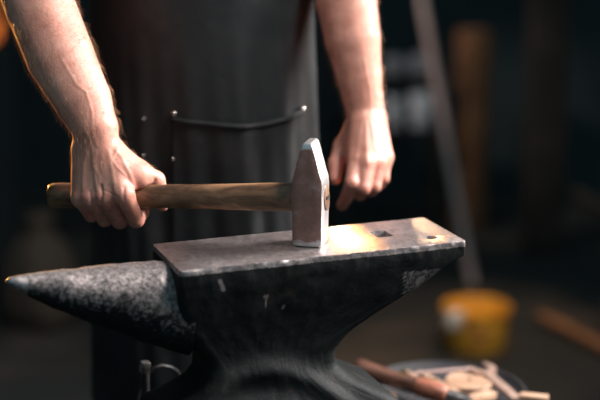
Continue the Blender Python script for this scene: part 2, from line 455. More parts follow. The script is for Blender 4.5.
me = mesh_np('horn', V, F); sharp(me, 60)
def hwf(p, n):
    q = p-AO; return .38+.18*max(0, n[2])+(.3 if q@AX < -.165 else 0)-.30*max(0, -n[2])  # wear, with the lit top ridge and tip painted in as brighter metal
wear_lit_attr(me, hwf); link('horn', me, M['anvil'], anvil)

# stump under the anvil
sc_c = np.array([-.040, 1.735, 0])
stump = empty('tree_stump', sc_c, 'dark tree stump holding up the anvil', 'stump')
rings = []
for z in [0, .01, .06, .15, .25, .35, .45, .505, .515, .52]:
    rr = .213+(.02 if z < .02 else 0)-(.008 if z > .51 else 0)
    rings.append(np.array([(sc_c[0]+(rr+.006*math.sin(7*a+z*3)+.004*math.sin(17*a))*math.cos(a), sc_c[1]+(rr+.006*math.sin(7*a+z*3)+.004*math.sin(17*a))*math.sin(a), z) for a in np.linspace(0, 2*PI, 72, endpoint=False)]))
V, F = loft(rings); me = mesh_np('trunk', V, F); sharp(me, 50); link('trunk', me, M['stump'], stump)
rings = [np.array([(sc_c[0]+q*math.cos(a), sc_c[1]+q*math.sin(a), z) for a in np.linspace(0, 2*PI, 72, endpoint=False)]) for q, z in ((.220, .40), (.226, .40), (.226, .44), (.220, .44))]
V, F = loft(rings, cap=False); me = mesh_np('iron_band', V, F); link('iron_band', me, M['blackiron'], stump)

# spike and bent rod left of the anvil foot
sp = at(145, 367, 1.86)
b0 = np.array([sp[0], sp[1], .52])
spike = empty('iron_spike', b0, 'upright iron spike with bright square head below the horn', 'spike')
tube_obj('shank', [b0-[0, 0, .0], b0+[0, 0, .03], sp-[0, 0, .008]], [.003, .005, .0055], M['blackiron'], spike, 8)
box('head', (.012, .012, .015), sp, M['steel'], spike, rot=(.1, .1, .5), bev=.0025, label='bright worn square head')
pp = [(130, 432, .0), (135, 410, 0), (139, 393, 0), (146, 377, 0), (154, 368, 0), (162, 365.5, .004), (170, 367, .01), (177, 371, .02), (181, 378, .04)]
P = [at(a, b, 1.90+c) for a, b, c in pp]
P = [np.array([P[0][0], P[0][1], .522])]+P if P[0][2] > .522 else [p for p in P if p[2] > .521]
rod = tube_obj('bent_iron_rod', P, .0022, M['blackiron'], None, 10)
tag(rod, 'thin hooked iron rod arching beside the spike left of the anvil foot', 'rod')

# ------------------------------------------------------------------ hammer
E = np.array([.0125, 1.785, .858])
PH = math.radians(18)
PV = math.radians(14); HX = np.array([math.cos(PV), -math.sin(PV), 0]); HY = np.array([math.sin(PV), math.cos(PV), 0])
ham = empty('cross_peen_hammer', (E[0], E[1], .8002), 'heavy steel hammer with worn wooden handle standing on the anvil face', 'hammer')
zz = [0, .0015, .004, .012, .03, .045, .06, .075, .083, .09, .10, .11, .118, .1235, .1262, .1275]
wx = [.0165, .0180, .0187, .0189, .0190, .0193, .0195, .0194, .0188, .0162, .0134, .0106, .0084, .0068, .0056, .0038]
wy = [.0160, .0175, .0183, .0186, .0188, .0192, .0195, .0193, .0190, .0188, .0185, .0182, .0179, .0175, .0165, .0145]
rings = []
for z, a, b in zip(zz, wx, wy):
    r = min(.0042 if z < .08 else max(.0012, .0042-(z-.08)*.09), a*.6)
    R_ = rrect(-a, a, -b, b, r, 2, (4, 4))
    rings.append(np.array([E*[1, 1, 0]+HX*p[0]+HY*p[1]+[0, 0, .8002+z] for p in R_]))
V, F = loft(rings); V = V+np.stack([fbm(V, 130, 3)*.0002, fbm(V, 130, 8)*.0002, fbm(V, 110, 1)*.0002], 1)
V[:, 2] = np.maximum(V[:, 2], .8002)
me = mesh_np('hammer_head', V, F); sharp(me, 24)
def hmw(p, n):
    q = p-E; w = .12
    if n@HX > .55: w = .95  # right side only: light from the right painted in as bright steel
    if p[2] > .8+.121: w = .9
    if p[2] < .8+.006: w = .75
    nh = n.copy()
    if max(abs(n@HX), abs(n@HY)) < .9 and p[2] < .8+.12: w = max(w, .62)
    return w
wear_lit_attr(me, hmw); link('hammer_head', me, M['hammer'], ham)
B = at(50, 195.5, 1.888)
HD = (B-E); HL = np.linalg.norm(HD); HD /= HL
HU = np.array([0, 0, 1.0])-HD*HD[2]; HU /= np.linalg.norm(HU); HN = np.cross(-HD, HU)   # toward viewer
rings = []
prof = [(-.0215, .0150, .0085), (-.0205, .0160, .0098), (.0, .0150, .0115), (.018, .0165, .0125), (.022, .0172, .0132), (.05, .0174, .0134), (.09, .0163, .0124), (.14, .0152, .0116), (.2, .0148, .0113), (.26, .0150, .0115), (.30, .0158, .0122), (HL-.015, .0162, .0125), (HL-.004, .0156, .0120), (HL-.0005, .0135, .010), (HL+.001, .010, .007)]
for t, a, b in prof:
    rings.append(np.array([E+HD*t+HU*a*math.copysign(abs(math.sin(q))**.85, math.sin(q))+HN*b*math.copysign(abs(math.cos(q))**.85, math.cos(q)) for q in np.linspace(0, 2*PI, 32, endpoint=False)]))
V, F = loft(rings); me = mesh_np('handle', V, F); sharp(me, 50)
link('handle', me, M['handle'], ham)
box('wedge', (.0015, .012, .004), E-HD*.0222, M['blackiron'], ham, rot=(0, 0, -PH), bev=.0003)

# ------------------------------------------------------------------ person
# joints ---- right arm of the man (left in the picture)
HC_t = None
def hp(a, n, b):   # hand frame on the handle, millimetres
    return HC+(-HD)*a*.001+HN*n*.001+HU*b*.001
tt = np.linspace(0, HL, 400); pxs = np.array([project(E+HD*t)[0] for t in tt]); HC = E+HD*tt[np.argmin(abs(pxs-113))]
body_c = np.array([-.138, 2.20, 0])
h = .0016
fin1 = {
 'index':  ([(29, 31, 9), (31, 6, -29), (30, -15, -24), (29, -23, -5)], [12, 10.4, 9.3, 8.0]),
 'middle': ([(6, 33, 6), (8, 5, -31), (8, -16, -25), (8, -24, -7)], [12, 10.4, 9.2, 8.0]),
 'ring':   ([(-14, 32, 4), (-12, 5, -29), (-12, -15, -24), (-12, -23, -7)], [11.4, 9.8, 8.6, 7.6]),
 'pinky':  ([(-31, 29, 4), (-30, 6, -24), (-29, -12, -21), (-29, -19, -8)], [10.4, 8.6, 7.8, 6.8]),
}
wr1 = hp(-14, 6, 68)
arm1 = [wr1, at(95, 128, 1.860), at(83, 101, 1.875), at(60, 56, 1.905), at(40, 6, 1.94), at(21, -42, 1.975), at(10, -72, 2.0)]
arm1_r = [.0262, .0285, .0355, .0425, .0440, .0435, .041]
sh1 = np.array([-.325, 2.17, 1.41])
lo = np.min([a for a in arm1]+[hp(*q) for v in fin1.values() for q in v[0]], 0)-.07; hi = np.max(arm1+[hp(60, 0, 0)], 0)+.07
f1 = Field(lo, hi, h)
across = -HD
# forearm: elliptical
f1.chain(arm1, arm1_r, .002, flat=((.25, -1, .25), .86))
f1.cone(arm1[-1], sh1, .042, .05, .03)
# palm
for nme, off in (('index', -4), ('middle', -9), ('ring', -19), ('pinky', -27)):
    m0 = hp(*fin1[nme][0][0]); w0 = hp(off, 12, 60)
    f1.cone(w0, m0, .0165, .0118, .010)
f1.cone(arm1[1], hp(0, 11, 44), .024, .019, .006); f1.cone(arm1[1], hp(-22, 11, 44), .024, .018, .006)
f1.cone(hp(-22, 4, 52), hp(-34, 10, 20), .016, .013, .012)      # hypothenar
f1.cone(hp(4, 2, 52), hp(30, 6, 26), .018, .013, .012)          # thenar
f1.cone(hp(20, 14, 40), hp(40, 4, 24), .014, .012, .012)        # web
fg = np.full_like(f1.V, .05)
for nme, (pts, rad) in fin1.items():
    one = np.full_like(f1.V, .05)
    f1.chain([hp(*p) for p in pts], [r*.001 for r in rad], .003, into=one)
    fg = np.minimum(fg, one); del one
f1.merge(fg, .006)
th = np.full_like(f1.V, .05)
f1.chain([hp(10, 4, 52), hp(38, -2, 31), hp(53, -16, 17), hp(57, -23, -8), hp(57, -21, -17)], [.017, .0135, .0108, .0095, .0078], .005, into=th)
f1.merge(th, .008)
P1, F1 = f1.mesh(); P1 = relax(P1, F1, 7, .5)

# ---- left arm of the man (right in the picture), hanging
def J(px, py, Y): return at(px, py, Y)
wr2 = J(366, 113, 2.085)
arm2 = [wr2, J(363, 98, 2.088), J(359, 75, 2.093), J(353, 40, 2.10), J(346, 0, 2.115), J(339, -45, 2.14), J(336, -75, 2.155)]
arm2_r = [.0265, .0275, .0315, .038, .042, .043, .041]
sh2 = np.array([.055, 2.19, 1.41])
fin2 = {
 'index':  ([(356, 158, 2.040), (352, 183, 2.012), (347, 197, 2.030), (342, 205, 2.052)], [11.5, 10, 8.8, 7.8]),
 'middle': ([(367, 163, 2.030), (363, 188, 2.012), (360, 194, 2.045), (360, 188, 2.068)], [12, 10.2, 9, 8]),
 'ring':   ([(378, 162, 2.040), (374, 186, 2.025), (371, 190, 2.055), (371, 183, 2.075)], [11.4, 9.8, 8.6, 7.6]),
 'pinky':  ([(385, 157, 2.058), (383, 178, 2.045), (380, 183, 2.070), (379, 177, 2.088)], [10.2, 8.6, 7.8, 6.8]),
}
lo = np.min(arm2+[J(*q) for v in fin2.values() for q in v[0]]+[J(336, 180, 2.04)], 0)-.07; hi = np.max(arm2+[J(386, 160, 2.1)], 0)+.07
f2 = Field(lo, hi, h)
f2.chain(arm2, arm2_r, .002, flat=((.2, -1, 0), .85))
f2.cone(arm2[-1], sh2, .042, .05, .03)
for nme, wp in (('index', (359, 126, 2.070)), ('middle', (365, 124, 2.066)), ('ring', (371, 124, 2.070)), ('pinky', (376, 124, 2.082))):
    f2.cone(J(*wp), J(*fin2[nme][0][0]), .0155, .0118, .010)
f2.cone(J(372, 130, 2.095), J(383, 152, 2.085), .016, .013, .012)
f2.cone(J(358, 130, 2.09), J(352, 150, 2.075), .017, .013, .012)
f2.cone(J(352, 140, 2.07), J(357, 154, 2.05), .011, .010, .010)
fg = np.full_like(f2.V, .05)
for nme, (pts, rad) in fin2.items():
    one = np.full_like(f2.V, .05); f2.chain([J(*p) for p in pts], [r*.001 for r in rad], .003, into=one); fg = np.minimum(fg, one)
f2.merge(fg, .006)
th = np.full_like(f2.V, .05)
f2.chain([J(357, 128, 2.09), J(343, 146, 2.085), J(336, 165, 2.065), J(335, 179, 2.048)], [.0165, .0125, .0105, .0085], .005, into=th)
f2.merge(th, .008)
P2, F2 = f2.mesh(); P2 = relax(P2, F2, 3, .5)
del f1, f2, fg, th

# ---- tendons, veins and creases in relief (polylines traced over the hand, raised along the normal)
def relief(P, F, lines):
    Nn = normals(P, F); px, py = project(P)
    face = (Nn*(CAM-P)).sum(1) > 0
    D = np.zeros(len(P))
    for pts, w, hgt in lines:
        best = np.full(len(P), 1e9)
        for (x0, y0), (x1, y1) in zip(pts[:-1], pts[1:]):
            dx, dy = x1-x0, y1-y0; t = np.clip(((px-x0)*dx+(py-y0)*dy)/(dx*dx+dy*dy), 0, 1)
            best = np.minimum(best, np.hypot(px-x0-t*dx, py-y0-t*dy))
        D += (hgt*.55 if hgt > 0 else hgt)*np.exp(-(best/w)**2)*face
    return P+Nn*(D*.001)[:, None]
L1 = [([(96, 152), (94, 160), (95, 175), (97, 190)], 1.8, 1.3),        # tendons to the ring finger
      ([(109, 152), (110, 160), (113, 178), (115, 190)], 2.0, 1.4),
      ([(116, 150), (122, 158), (130, 175), (135, 188)], 2.0, 1.6),
      ([(86, 154), (84, 162), (83, 178), (83, 190)], 1.8, 1.0),
      ([(92, 146), (93, 165), (99, 176), (100, 186)], 1.0, .9),         # veins
      ([(118, 148), (112, 160), (118, 168), (126, 176)], 1.0, .8),
      ([(86, 92), (92, 112), (92, 130), (97, 146)], 1.4, .8),
      ([(62, 60), (76, 84), (86, 92)], 1.5, .7),
      ([(101, 186), (102, 194), (100, 203)], 1.6, -2.2),                 # clefts between knuckles
      ([(90, 192), (91, 203)], 1.3, -1.2), ([(124, 188), (124, 200)], 1.5, -1.0),
      ([(136, 191), (137, 195)], 4.0, 2.0), ([(113, 195), (114, 198)], 4.0, 1.8), ([(96, 196), (96, 199)], 3.5, 1.3), ([(83, 196), (83, 199)], 3.5, 1.3),
      ([(74, 150), (76, 156)], 1.2, -.8),
      ([(104, 190), (118, 197)], .8, -.7), ([(150, 192), (155, 180)], 1.6, -1.5)]
P1 = relief(P1, F1, L1)
L2 = [([(362, 122), (358, 140), (357, 158)], 1.8, 1.2), ([(366, 122), (367, 162)], 1.8, 1.3), ([(371, 122), (378, 160)], 1.8, 1.2),
      ([(378, 130), (385, 155)], 1.6, 1.0), ([(367, 160), (367, 164)], 3, 1.6), ([(378, 160), (378, 163)], 3, 1.6), ([(356, 157), (356, 160)], 3, 1.3),
      ([(364, 60), (370, 90), (372, 112)], 1.6, .7)]
P2 = relief(P2, F2, L2)

# ---- the rest of the body (coarser)
def body_field(grow, parts, lo, hi, h):
    f = Field(lo, hi, h)
    for kind, a in parts:
        if kind == 'c': f.cone(a[0], a[1], a[2]+grow, a[3]+grow, a[4] if len(a) > 4 else .03, a[5] if len(a) > 5 else None)
    return f
bc = body_c; FL = ((0, 1, 0), .68)
torso = [('c', (bc+[-.04, .0, .93], bc+[.04, .0, .93], .088, .088, .01)), ('c', (bc+[-.04, -.0, 1.05], bc+[.04, -.0, 1.05], .082, .082, .02)),
         ('c', (bc+[-.06, -.01, 1.2], bc+[.06, -.01, 1.2], .090, .090, .02)), ('c', (bc+[-.085, -.0, 1.32], bc+[.085, -.0, 1.32], .090, .090, .02)),
         ('c', (bc+[-.15, -.01, 1.41], bc+[.15, -.01, 1.41], .056, .056, .03))]
ua1 = [('c', (sh1, arm1[-1]*.45+sh1*.55, .046, .044, .01))]; ua2 = [('c', (sh2, arm2[-1]*.45+sh2*.55, .046, .044, .01))]
legs = []
for s in (-1, 1):
    hipj = bc+[s*.050, .01, .90]; kn = bc+[s*.085, .0, .50]; an = bc+[s*.10, .03, .09]
    legs += [('c', (hipj, kn, .074, .056, .02)), ('c', (kn, an, .056, .038, .02))]
feet = []
for s in (-1, 1):
    an = bc+[s*.10, .03, .09]; feet += [('c', (an+[0, .02, -.04], an+[s*.03, -.14, -.055], .036, .03, .03))]
hc = bc+[0, -.045, 1.63]
head = [('c', (bc+[0, -.0, 1.42], hc+[0, .01, -.04], .058, .055, .03)), ('c', (hc+[0, .015, .02], hc+[0, .02, .03], .088, .088, .03, ((1, 0, 0), .86))),
        ('c', (hc+[0, -.02, -.01], hc+[0, -.035, -.085], .068, .035, .03)), ('c', (hc+[0, -.088, .0], hc+[0, -.108, -.03], .009, .013, .012)),
        ('c', (hc+[-.02, -.082, -.06], hc+[.02, -.082, -.06], .008, .008, .008)), ('c', (hc+[-.03, -.078, .025], hc+[.03, -.078, .025], .011, .011, .012)),
        ('c', (hc+[-.078, .012, .012], hc+[-.076, .012, -.02], .013, .010, .006)), ('c', (hc+[.078, .012, .012], hc+[.076, .012, -.02], .013, .010, .006))]
fb = body_field(0, torso+ua1+ua2+legs+feet+head, (-.48, 1.98, 0), (.2, 2.42, 1.80), .008)
P3, F3 = fb.mesh(); P3 = relax(P3, F3, 1)
Pall = np.concatenate([P1, P2, P3]); Fall = np.concatenate([F1, F2+len(P1), F3+len(P1)+len(P2)])
person = empty('person', (bc[0], bc[1], 0), 'person in dark leather apron behind the anvil gripping a hammer', 'person')
me = fast_mesh('body', Pall, Fall)
px, py = project(Pall)
red = np.zeros(len(Pall)); dark_tint = np.zeros(len(Pall))
for cx, cy, r, a in [(136, 194, 9, .8), (113, 198, 9, .8), (97, 199, 8, .7), (83, 199, 8, .8), (140, 215, 14, .6), (110, 215, 18, .6), (157, 178, 8, .35), (88, 215, 14, .6)]:
    red = np.maximum(red, a*np.exp(-((px-cx)**2+(py-cy)**2)/r**2))
for cx, cy, r, a in [(378, 175, 14, .55), (366, 190, 14, .65), (338, 170, 14, .65), (344, 200, 10, .6), (383, 164, 8, .5)]:
    red = np.maximum(red, a*np.exp(-((px-cx)**2+(py-cy)**2)/r**2))
for cx, cy, r, a in [(110, 212, 30, .8), (140, 215, 16, .7), (365, 195, 16, .6), (95, 180, 16, .25)]:  # darker brown tint on the curled fingers and back of the hand
    dark_tint = np.maximum(dark_tint, a*np.exp(-((px-cx)**2+(py-cy)**2)/r**2))
m1 = np.arange(len(Pall)) < len(P1)+len(P2)
for nme, arr in (('red', red*m1), ('dark_tint', dark_tint*m1)):
    a_ = me.attributes.new(nme, 'FLOAT', 'POINT')
    if len(me.vertices) == len(arr): a_.data.foreach_set('value', arr.astype(np.float32))
link('body', me, M['skin'], person)
def sdf_part(name, prims, grow, lo, hi, h, mat, sl=None, wob=0):
    f = body_field(grow, prims, lo, hi, h)
    P, F = f.mesh(); P = relax(P, F, 1)
    if wob: Nn = normals(P, F); P = P+Nn*(np.sin(P[:, 2]*55+P[:, 0]*30)*wob)[:, None]
    return link(name, fast_mesh(name, P, F), mat, person)
sdf_part('shirt', torso+[('c', (sh1, arm1[-1]*.5+sh1*.5, .048, .049, .01)), ('c', (sh2, arm2[-1]*.5+sh2*.5, .048, .049, .01))], .007, (-.50, 1.98, .9), (.22, 2.42, 1.56), .008, M['shirt'], wob=.001)
sdf_part('trousers', legs+[('c', (bc+[-.04, .0, .93], bc+[.04, .0, .93], .088, .088, .01))], .010, (-.48, 1.98, .06), (.2, 2.42, 1.12), .008, M['denim'], wob=.0025)
for s in (-1, 1):
    an = bc+[s*.10, .03, .09]
    sdf_part('boot', [('c', (an+[0, .02, -.045], an+[s*.03, -.15, -.058], .040, .036, .03)), ('c', (an+[0, .01, -.03], an+[0, .0, .06], .045, .047, .03)), ('c', (an+[0, .03, -.06], an+[s*.03, -.15, -.066], .035, .035, .01))], .0, (-.48, 1.95, 0.0), (.2, 2.42, .25), .006, M['boot'])
sdf_part('hair', [('c', (hc+[0, .03, .045], hc+[0, .045, .0], .088, .078, .03, ((1, 0, 0), .88)))], .004, tuple(hc-[.15, .15, .15]), tuple(hc+[.15, .2, .2]), .006, M['hair'], wob=.002)
for s in (-1, 1):
    bm = bmesh.new(); bmesh.ops.create_uvsphere(bm, u_segments=16, v_segments=12, radius=.0115)
    bmesh.ops.translate(bm, verts=bm.verts, vec=Vector(hc+[s*.031, -.074, .008])); link('eye', bm_mesh('eye', bm, True), M['eye'], person)

# forearm hair: fine short strands on both forearms
def hairs(P, F, nh, pymax):
    Nn = normals(P, F); px, py = project(P)
    ok = np.where((py < pymax) & (py > -40))[0]; sel = RNG.choice(ok, nh)
    return [(P[i], Nn[i]) for i in sel]
cu = bpy.data.curves.new('forearm_hair', 'CURVE'); cu.dimensions = '3D'; cu.bevel_depth = .00011; cu.bevel_resolution = 0
pl = WM(person).translation
for src, down in ((hairs(P1, F1, 2600, 168), arm1[0]-arm1[-1]), (hairs(P2, F2, 1300, 120), arm2[0]-arm2[-1])):
    dn = down/np.linalg.norm(down)
    for p, n in src:
        L_ = RNG.uniform(.004, .009); j = RNG.normal(0, .35, 3)
        d = dn*.9+n*.28+j*.8; s = cu.splines.new('POLY'); s.points.add(2)
        q1 = p+n*L_*.35+d*L_*.3; q2 = p+n*L_*.42+(d+dn*.5)*L_*.75
        for k, (q, r) in enumerate(((p, 1), (q1, .8), (q2, .2))):
            s.points[k].co = (*(q-np.array(pl)), 1); s.points[k].radius = r
ho = bpy.data.objects.new('forearm_hair', cu); COL.objects.link(ho); cu.materials.append(M['armhair']); ho.parent = person; ho['kind'] = 'stuff'

# ---- apron
def apron_pt(s, z, off=0.0):
    """s: angle around the body, -1.5..1.5"""
    ax = .170+np.interp(z, [.45, .8, .95, 1.1, 1.35], [.010, .004, .0, -.006, -.03]); ay = .138+np.interp(z, [.45, .9, 1.1, 1.35], [.02, .0, -.010, -.016])
    e = .97
    x = math.copysign(abs(math.sin(s))**e, math.sin(s)); y = abs(math.cos(s))**(e)*math.copysign(1, math.cos(s))
    dn = min(1, max(0, (1.03-z)/.25))
    fold = (.0045*math.cos(s*15+1.1+.8*math.sin(z*9))*(.12+.88*dn)*(.25+.75*max(0, min(1, (s+.35)/.8)))
            + .004*math.sin(s*6.2+z*7)*dn + .0015*math.sin(s*31+z*11)*dn)
    o = off+fold
    return np.array([bc[0]+(ax+o)*x, bc[1]-(ay+o)*y-.004*dn, z])
def apron_sheet(s0, s1, z0f, z1, off, ns, nz, name, thick, outward=None):
    P = []; F = []
    for j in range(nz):
        for i in range(ns):
            s = s0+(s1-s0)*i/(ns-1); zt = z0f(s); z = zt+(z1-zt)*j/(nz-1)
            P.append(apron_pt(s, z, off+(outward(i/(ns-1), j/(nz-1)) if outward else 0)))
    for j in range(nz-1):
        for i in range(ns-1):
            a = j*ns+i; F.append((a, a+1, a+ns+1, a+ns))
    P = np.array(P); n = len(P)
    # solid thickness
    C2 = np.array([bc[0], bc[1], 0]); d = P-C2; d[:, 2] = 0; d /= np.linalg.norm(d, axis=1)[:, None]
    Q = P-d*thick; V = np.concatenate([P, Q]); F2 = F+[tuple(x+n for x in f[::-1]) for f in F]
    rim = [i for i in range(ns)]+[j*ns+ns-1 for j in range(1, nz)]+[(nz-1)*ns+i for i in range(ns-2, -1, -1)]+[j*ns for j in range(nz-2, 0, -1)]
    for a, b in zip(rim, rim[1:]+rim[:1]): F2.append((b, a, a+n, b+n))
    return mesh_np(name, V, F2)
def bib(s): return 1.08+.24*max(0, min(1, (1.0-abs(s))/.35))
apron = link('apron', apron_sheet(-1.24, 1.24, bib, .46, 0, 200, 90, 'apron', .0028), M['leather'], person, label='dark grey leather apron')
ss = np.linspace(-1.24, 1.24, 240); zg = np.linspace(.6, 1.1, 120)
GR = np.array([[apron_pt(s, z) for z in zg] for s in ss]); GX, GY = project(GR)
def ap_px(px, py):
    k = np.argmin((GX-px)**2+(GY-py)**2); i, j = divmod(k, len(zg)); return ss[i], zg[j]
# pocket
tops = [(172, 116), (205, 120), (240, 122.5), (262, 121.5), (282, 117), (301, 109.5)]
sz = [ap_px(*q) for q in tops]; ps = [q[0] for q in sz]; pz = [q[1] for q in sz]
pocket = link('pocket', apron_sheet(ps[0], ps[-1], lambda s: float(np.interp(s, ps, pz)), .70, .0032, 70, 30, 'pocket', .0025,
    lambda u, v: .009*math.sin(PI*u)**.8*max(0, 1-v*2.2)**1.3), M['leather'], apron)
hem = []
for u in np.linspace(0, 1, 50):
    s = ps[0]+(ps[-1]-ps[0])*u; z = float(np.interp(s, ps, pz)); hem.append(apron_pt(s, z-.003, .0042+.009*math.sin(PI*u)**.8))
V, F = tube(hem, .0030, 10); V2 = V.copy(); me = mesh_np('pocket_hem', V2, F); link('pocket_hem', me, M['leather'], pocket)
for q, big in (((175, 115), 1), ((301, 109), 1.1), ((145.5, 117), .55), ((174, 159), .6), ((145, 156), .5)):
    s, z = ap_px(*q); p = apron_pt(s, z, .0045); d = p-np.array([bc[0], bc[1], z]); d /= np.linalg.norm(d)
    lathe('rivet', [(.0008, -.003), (.0042*big, -.003), (.0042*big, .0), (.003*big, .0016), (.0008, .0022)], p, M['rivet'], apron, 14, axis=d)
# neck strap and waist tie
for s in (-1, 1):
    a = apron_pt(s*.62, 1.30, .002); pts = [a, a+[-s*.012, .015, .09], bc+[s*.062, -.03, 1.49], bc+[s*.05, .06, 1.50], bc+[0, .085, 1.49]]
    tube_obj('neck_strap', pts, .009, M['leather'], apron, 10, .3)
pts = []
for k in range(24):
    a = 1.22+(2*PI-2.44)*k/23; q = .5+.5*math.cos(2*PI*k/23); pts.append([bc[0]+(.135+.024*q)*math.sin(a), bc[1]-(.100+.016*q)*math.cos(a), 1.07])
tube_obj('waist_tie', pts, .008, M['leather'], apron, 8, .4)

# ------------------------------------------------------------------ stool with pan and odds and ends
SC = np.array([.207, 2.078, 0]); TZ = .485
stool = empty('round_stool', SC, 'low dark wooden stool carrying the pan of tools', 'stool')
lathe('seat', [(.01, TZ-.035), (.112, TZ-.035), (.120, TZ-.03), (.122, TZ-.008), (.118, TZ), (.01, TZ)], SC, M['stump'], stool, 48)
for k in range(4):
    a = PI/4+k*PI/2; t = SC+[.08*math.cos(a), .08*math.sin(a), TZ-.034]; b_ = SC+[.10*math.cos(a), .10*math.sin(a), 0]
    tube_obj('leg', [b_, t], [.013, .017], M['oldwood'], stool, 12)
pan = lathe('shallow_pan', [(.01, TZ+.0005), (.105, TZ+.0005), (.117, TZ+.010), (.120, TZ+.014), (.1175, TZ+.0145), (.114, TZ+.010), (.103, TZ+.0035), (.01, TZ+.0035)], SC, M['pan'], None, 64)
tag(pan, 'shallow round metal pan holding small tools on the stool', 'pan')
PZ = TZ+.0035
def on(px, py, dz): return onz(px, py, PZ+dz)
# file with thick dark wooden handle
a = on(358, 369, .040); b = on(417, 386, .030); c = on(470, 402, .022)
fl = empty('wood_handled_tool', (a+b)/2*[1, 1, 0]+[0, 0, PZ], 'dark wooden handled tool lying at the left side of the pan', 'tool')
d = b-a
tube_obj('handle', [a-d*.07, a-d*.055, a-d*.02, a+d*.08, a+d*.3, a+d*.55, a+d*.8, b], [.004, .011, .0150, .0165, .0140, .0120, .0125, .0115], M['dark_handle'], fl, 20)
e = c-b
tube_obj('grip_wrap', [b, b+e*.02, b+e*.3, b+e*.55, b+e*.58], [.011, .0135, .0140, .0125, .010], M['redwood'], fl, 20, label='red-brown wrapped collar')
tube_obj('shaft', [b+e*.56, c], .008, M['steel'], fl, 12)
# brass rod, slivers
a = on(402, 371.5, .028); b = on(432, 393, .016)
r_ = tube_obj('brass_rod', [a, b], .0042, M['brass'], None, 12); tag(r_, 'short brass rod with shining round end above the dark handle', 'rod')
def bar(name, p, q, w, t, mat, label, cat, group=None):
    d = q-p; L_ = np.linalg.norm(d); d/L_; rz = math.atan2(d[1], d[0]); ry = -math.asin(d[2]/L_)
    o = link(name, box_me(name, (L_, w, t), (p+q)/2, (0, ry, rz), bev=.001), mat); tag(o, label, cat, group); return o
bar('wood_stick', on(405, 373, .026), on(446, 399, .02), .010, .007, M['palewood'], 'pale wooden stick just right of the brass rod', 'stick')
bar('metal_strip', on(419, 372, .018), on(458, 392, .014), .009, .004, M['palewood'], 'pale narrow strip pointing at the round wooden disc', 'strip')
bar('steel_bar', on(428, 385, .030), on(462, 396, .024), .010, .006, M['steel'], 'bright steel bar across the pale sticks', 'bar')
rd = tube_obj('iron_wire', [on(400, 376, .024), on(425, 372.5, .03), on(470, 368.5, .032)], .0022, M['polepaint'], None, 8); tag(rd, 'thin straight rod lying along the far rim of the pan', 'rod')
cc = on(469, 383.5, .012)
dk = lathe('wooden_disc', [(.0045, 0), (.034, 0), (.0355, .002), (.0355, .008), (.034, .010), (.0045, .010), (.0035, .005)], cc-[0, 0, .004], M['palewood'], None, 48); tag(dk, 'round tan disc with a small centre hole beside the wrench', 'disc')
# open ended wrench
w0 = on(483, 370, .020); w1 = on(522, 404, .012)
wd, wu, wv = frame(w1-w0); wz = np.array([0, 0, 1.0]); wn = np.cross(wz, wd); wn /= np.linalg.norm(wn); wz = np.cross(wd, wn)
out = []
for k in range(25):      # outer horseshoe from jaw tip to jaw tip
    an = math.radians(-132+264*k/24)+.0; out.append((.0195*math.cos(an), .0195*math.sin(an)))
inn = [(-.010+.0, .0165), (-.006, .0105), (.003, .0098), (.008, .0055), (.0095, 0), (.008, -.0055), (.003, -.0098), (-.006, -.0105), (-.010, -.0165)]
ol = out+[(-.016, .0135)]+[(x-.0, y) for x, y in inn][1:-1]+[(-.016, -.0135)]
bm = bmesh.new(); 
def wp(x, y, z): return Vector(w0+wd*(x)+wn*y+wz*z)
rot = math.radians(18)
pts2 = [(x*math.cos(rot)-y*math.sin(rot), x*math.sin(rot)+y*math.cos(rot)) for x, y in ol]
fv = [bm.verts.new(wp(x, y, .004)) for x, y in pts2]; face = bm.faces.new(fv)
ex = bmesh.ops.extrude_face_region(bm, geom=[face]); bmesh.ops.translate(bm, verts=[v for v in ex['geom'] if isinstance(v, bmesh.types.BMVert)], vec=Vector(-wz*.009))
wr = empty('open_end_wrench', (w0[0], w0[1], PZ), 'open-ended wrench leaning over the right side of the pan', 'wrench')
me = bm_mesh('jaw', bm); link('jaw', me, M['pinksteel'], wr)
Lw = np.linalg.norm(w1-w0)
link('shaft', box_me('shaft', (Lw, .0145, .006), tuple((w0+w1)/2+wd*.012), (0, -math.asin(wd[2]), math.atan2(wd[1], wd[0])), bev=.0015), M['pinksteel'], wr)
bar('wood_block', on(468, 401, .022), on(492, 394, .018), .018, .010, M['palewood'], 'pale wooden chip below the round disc', 'wood chip')
bar('wood_block', on(520, 396, .02), on(548, 399, .02), .016, .008, M['palewood'], 'pale flat piece right of the wrench shaft', 'wood piece')
for q, lb in (((456, 398), 'small shiny metal nut below the sticks'), ((474, 394), 'small shiny metal nut touching the disc')):
    o = lathe('steel_nut', [(.003, -.004), (.006, -.004), (.0066, 0), (.006, .004), (.003, .004)], on(*q, .008), M['steel'], None, 6); tag(o, lb, 'nut')
rc = on(371, 399, .012)
rp = [rc+[.0105*math.cos(t), .003*math.sin(t), .0095*math.sin(t)] for t in np.linspace(0, 2*PI, 25)]
V, F = tube(rp, .0028, 10); o = link('iron_ring', mesh_np('iron_ring', V, F), M['steel']); tag(o, 'small grey iron ring at the frame bottom beside the anvil foot', 'ring')
bar('orange_block', on(382, 402, .012), on(392, 396, .012), .016, .012, M['palewood'], 'small orange-tan wooden block next to the iron ring', 'block')

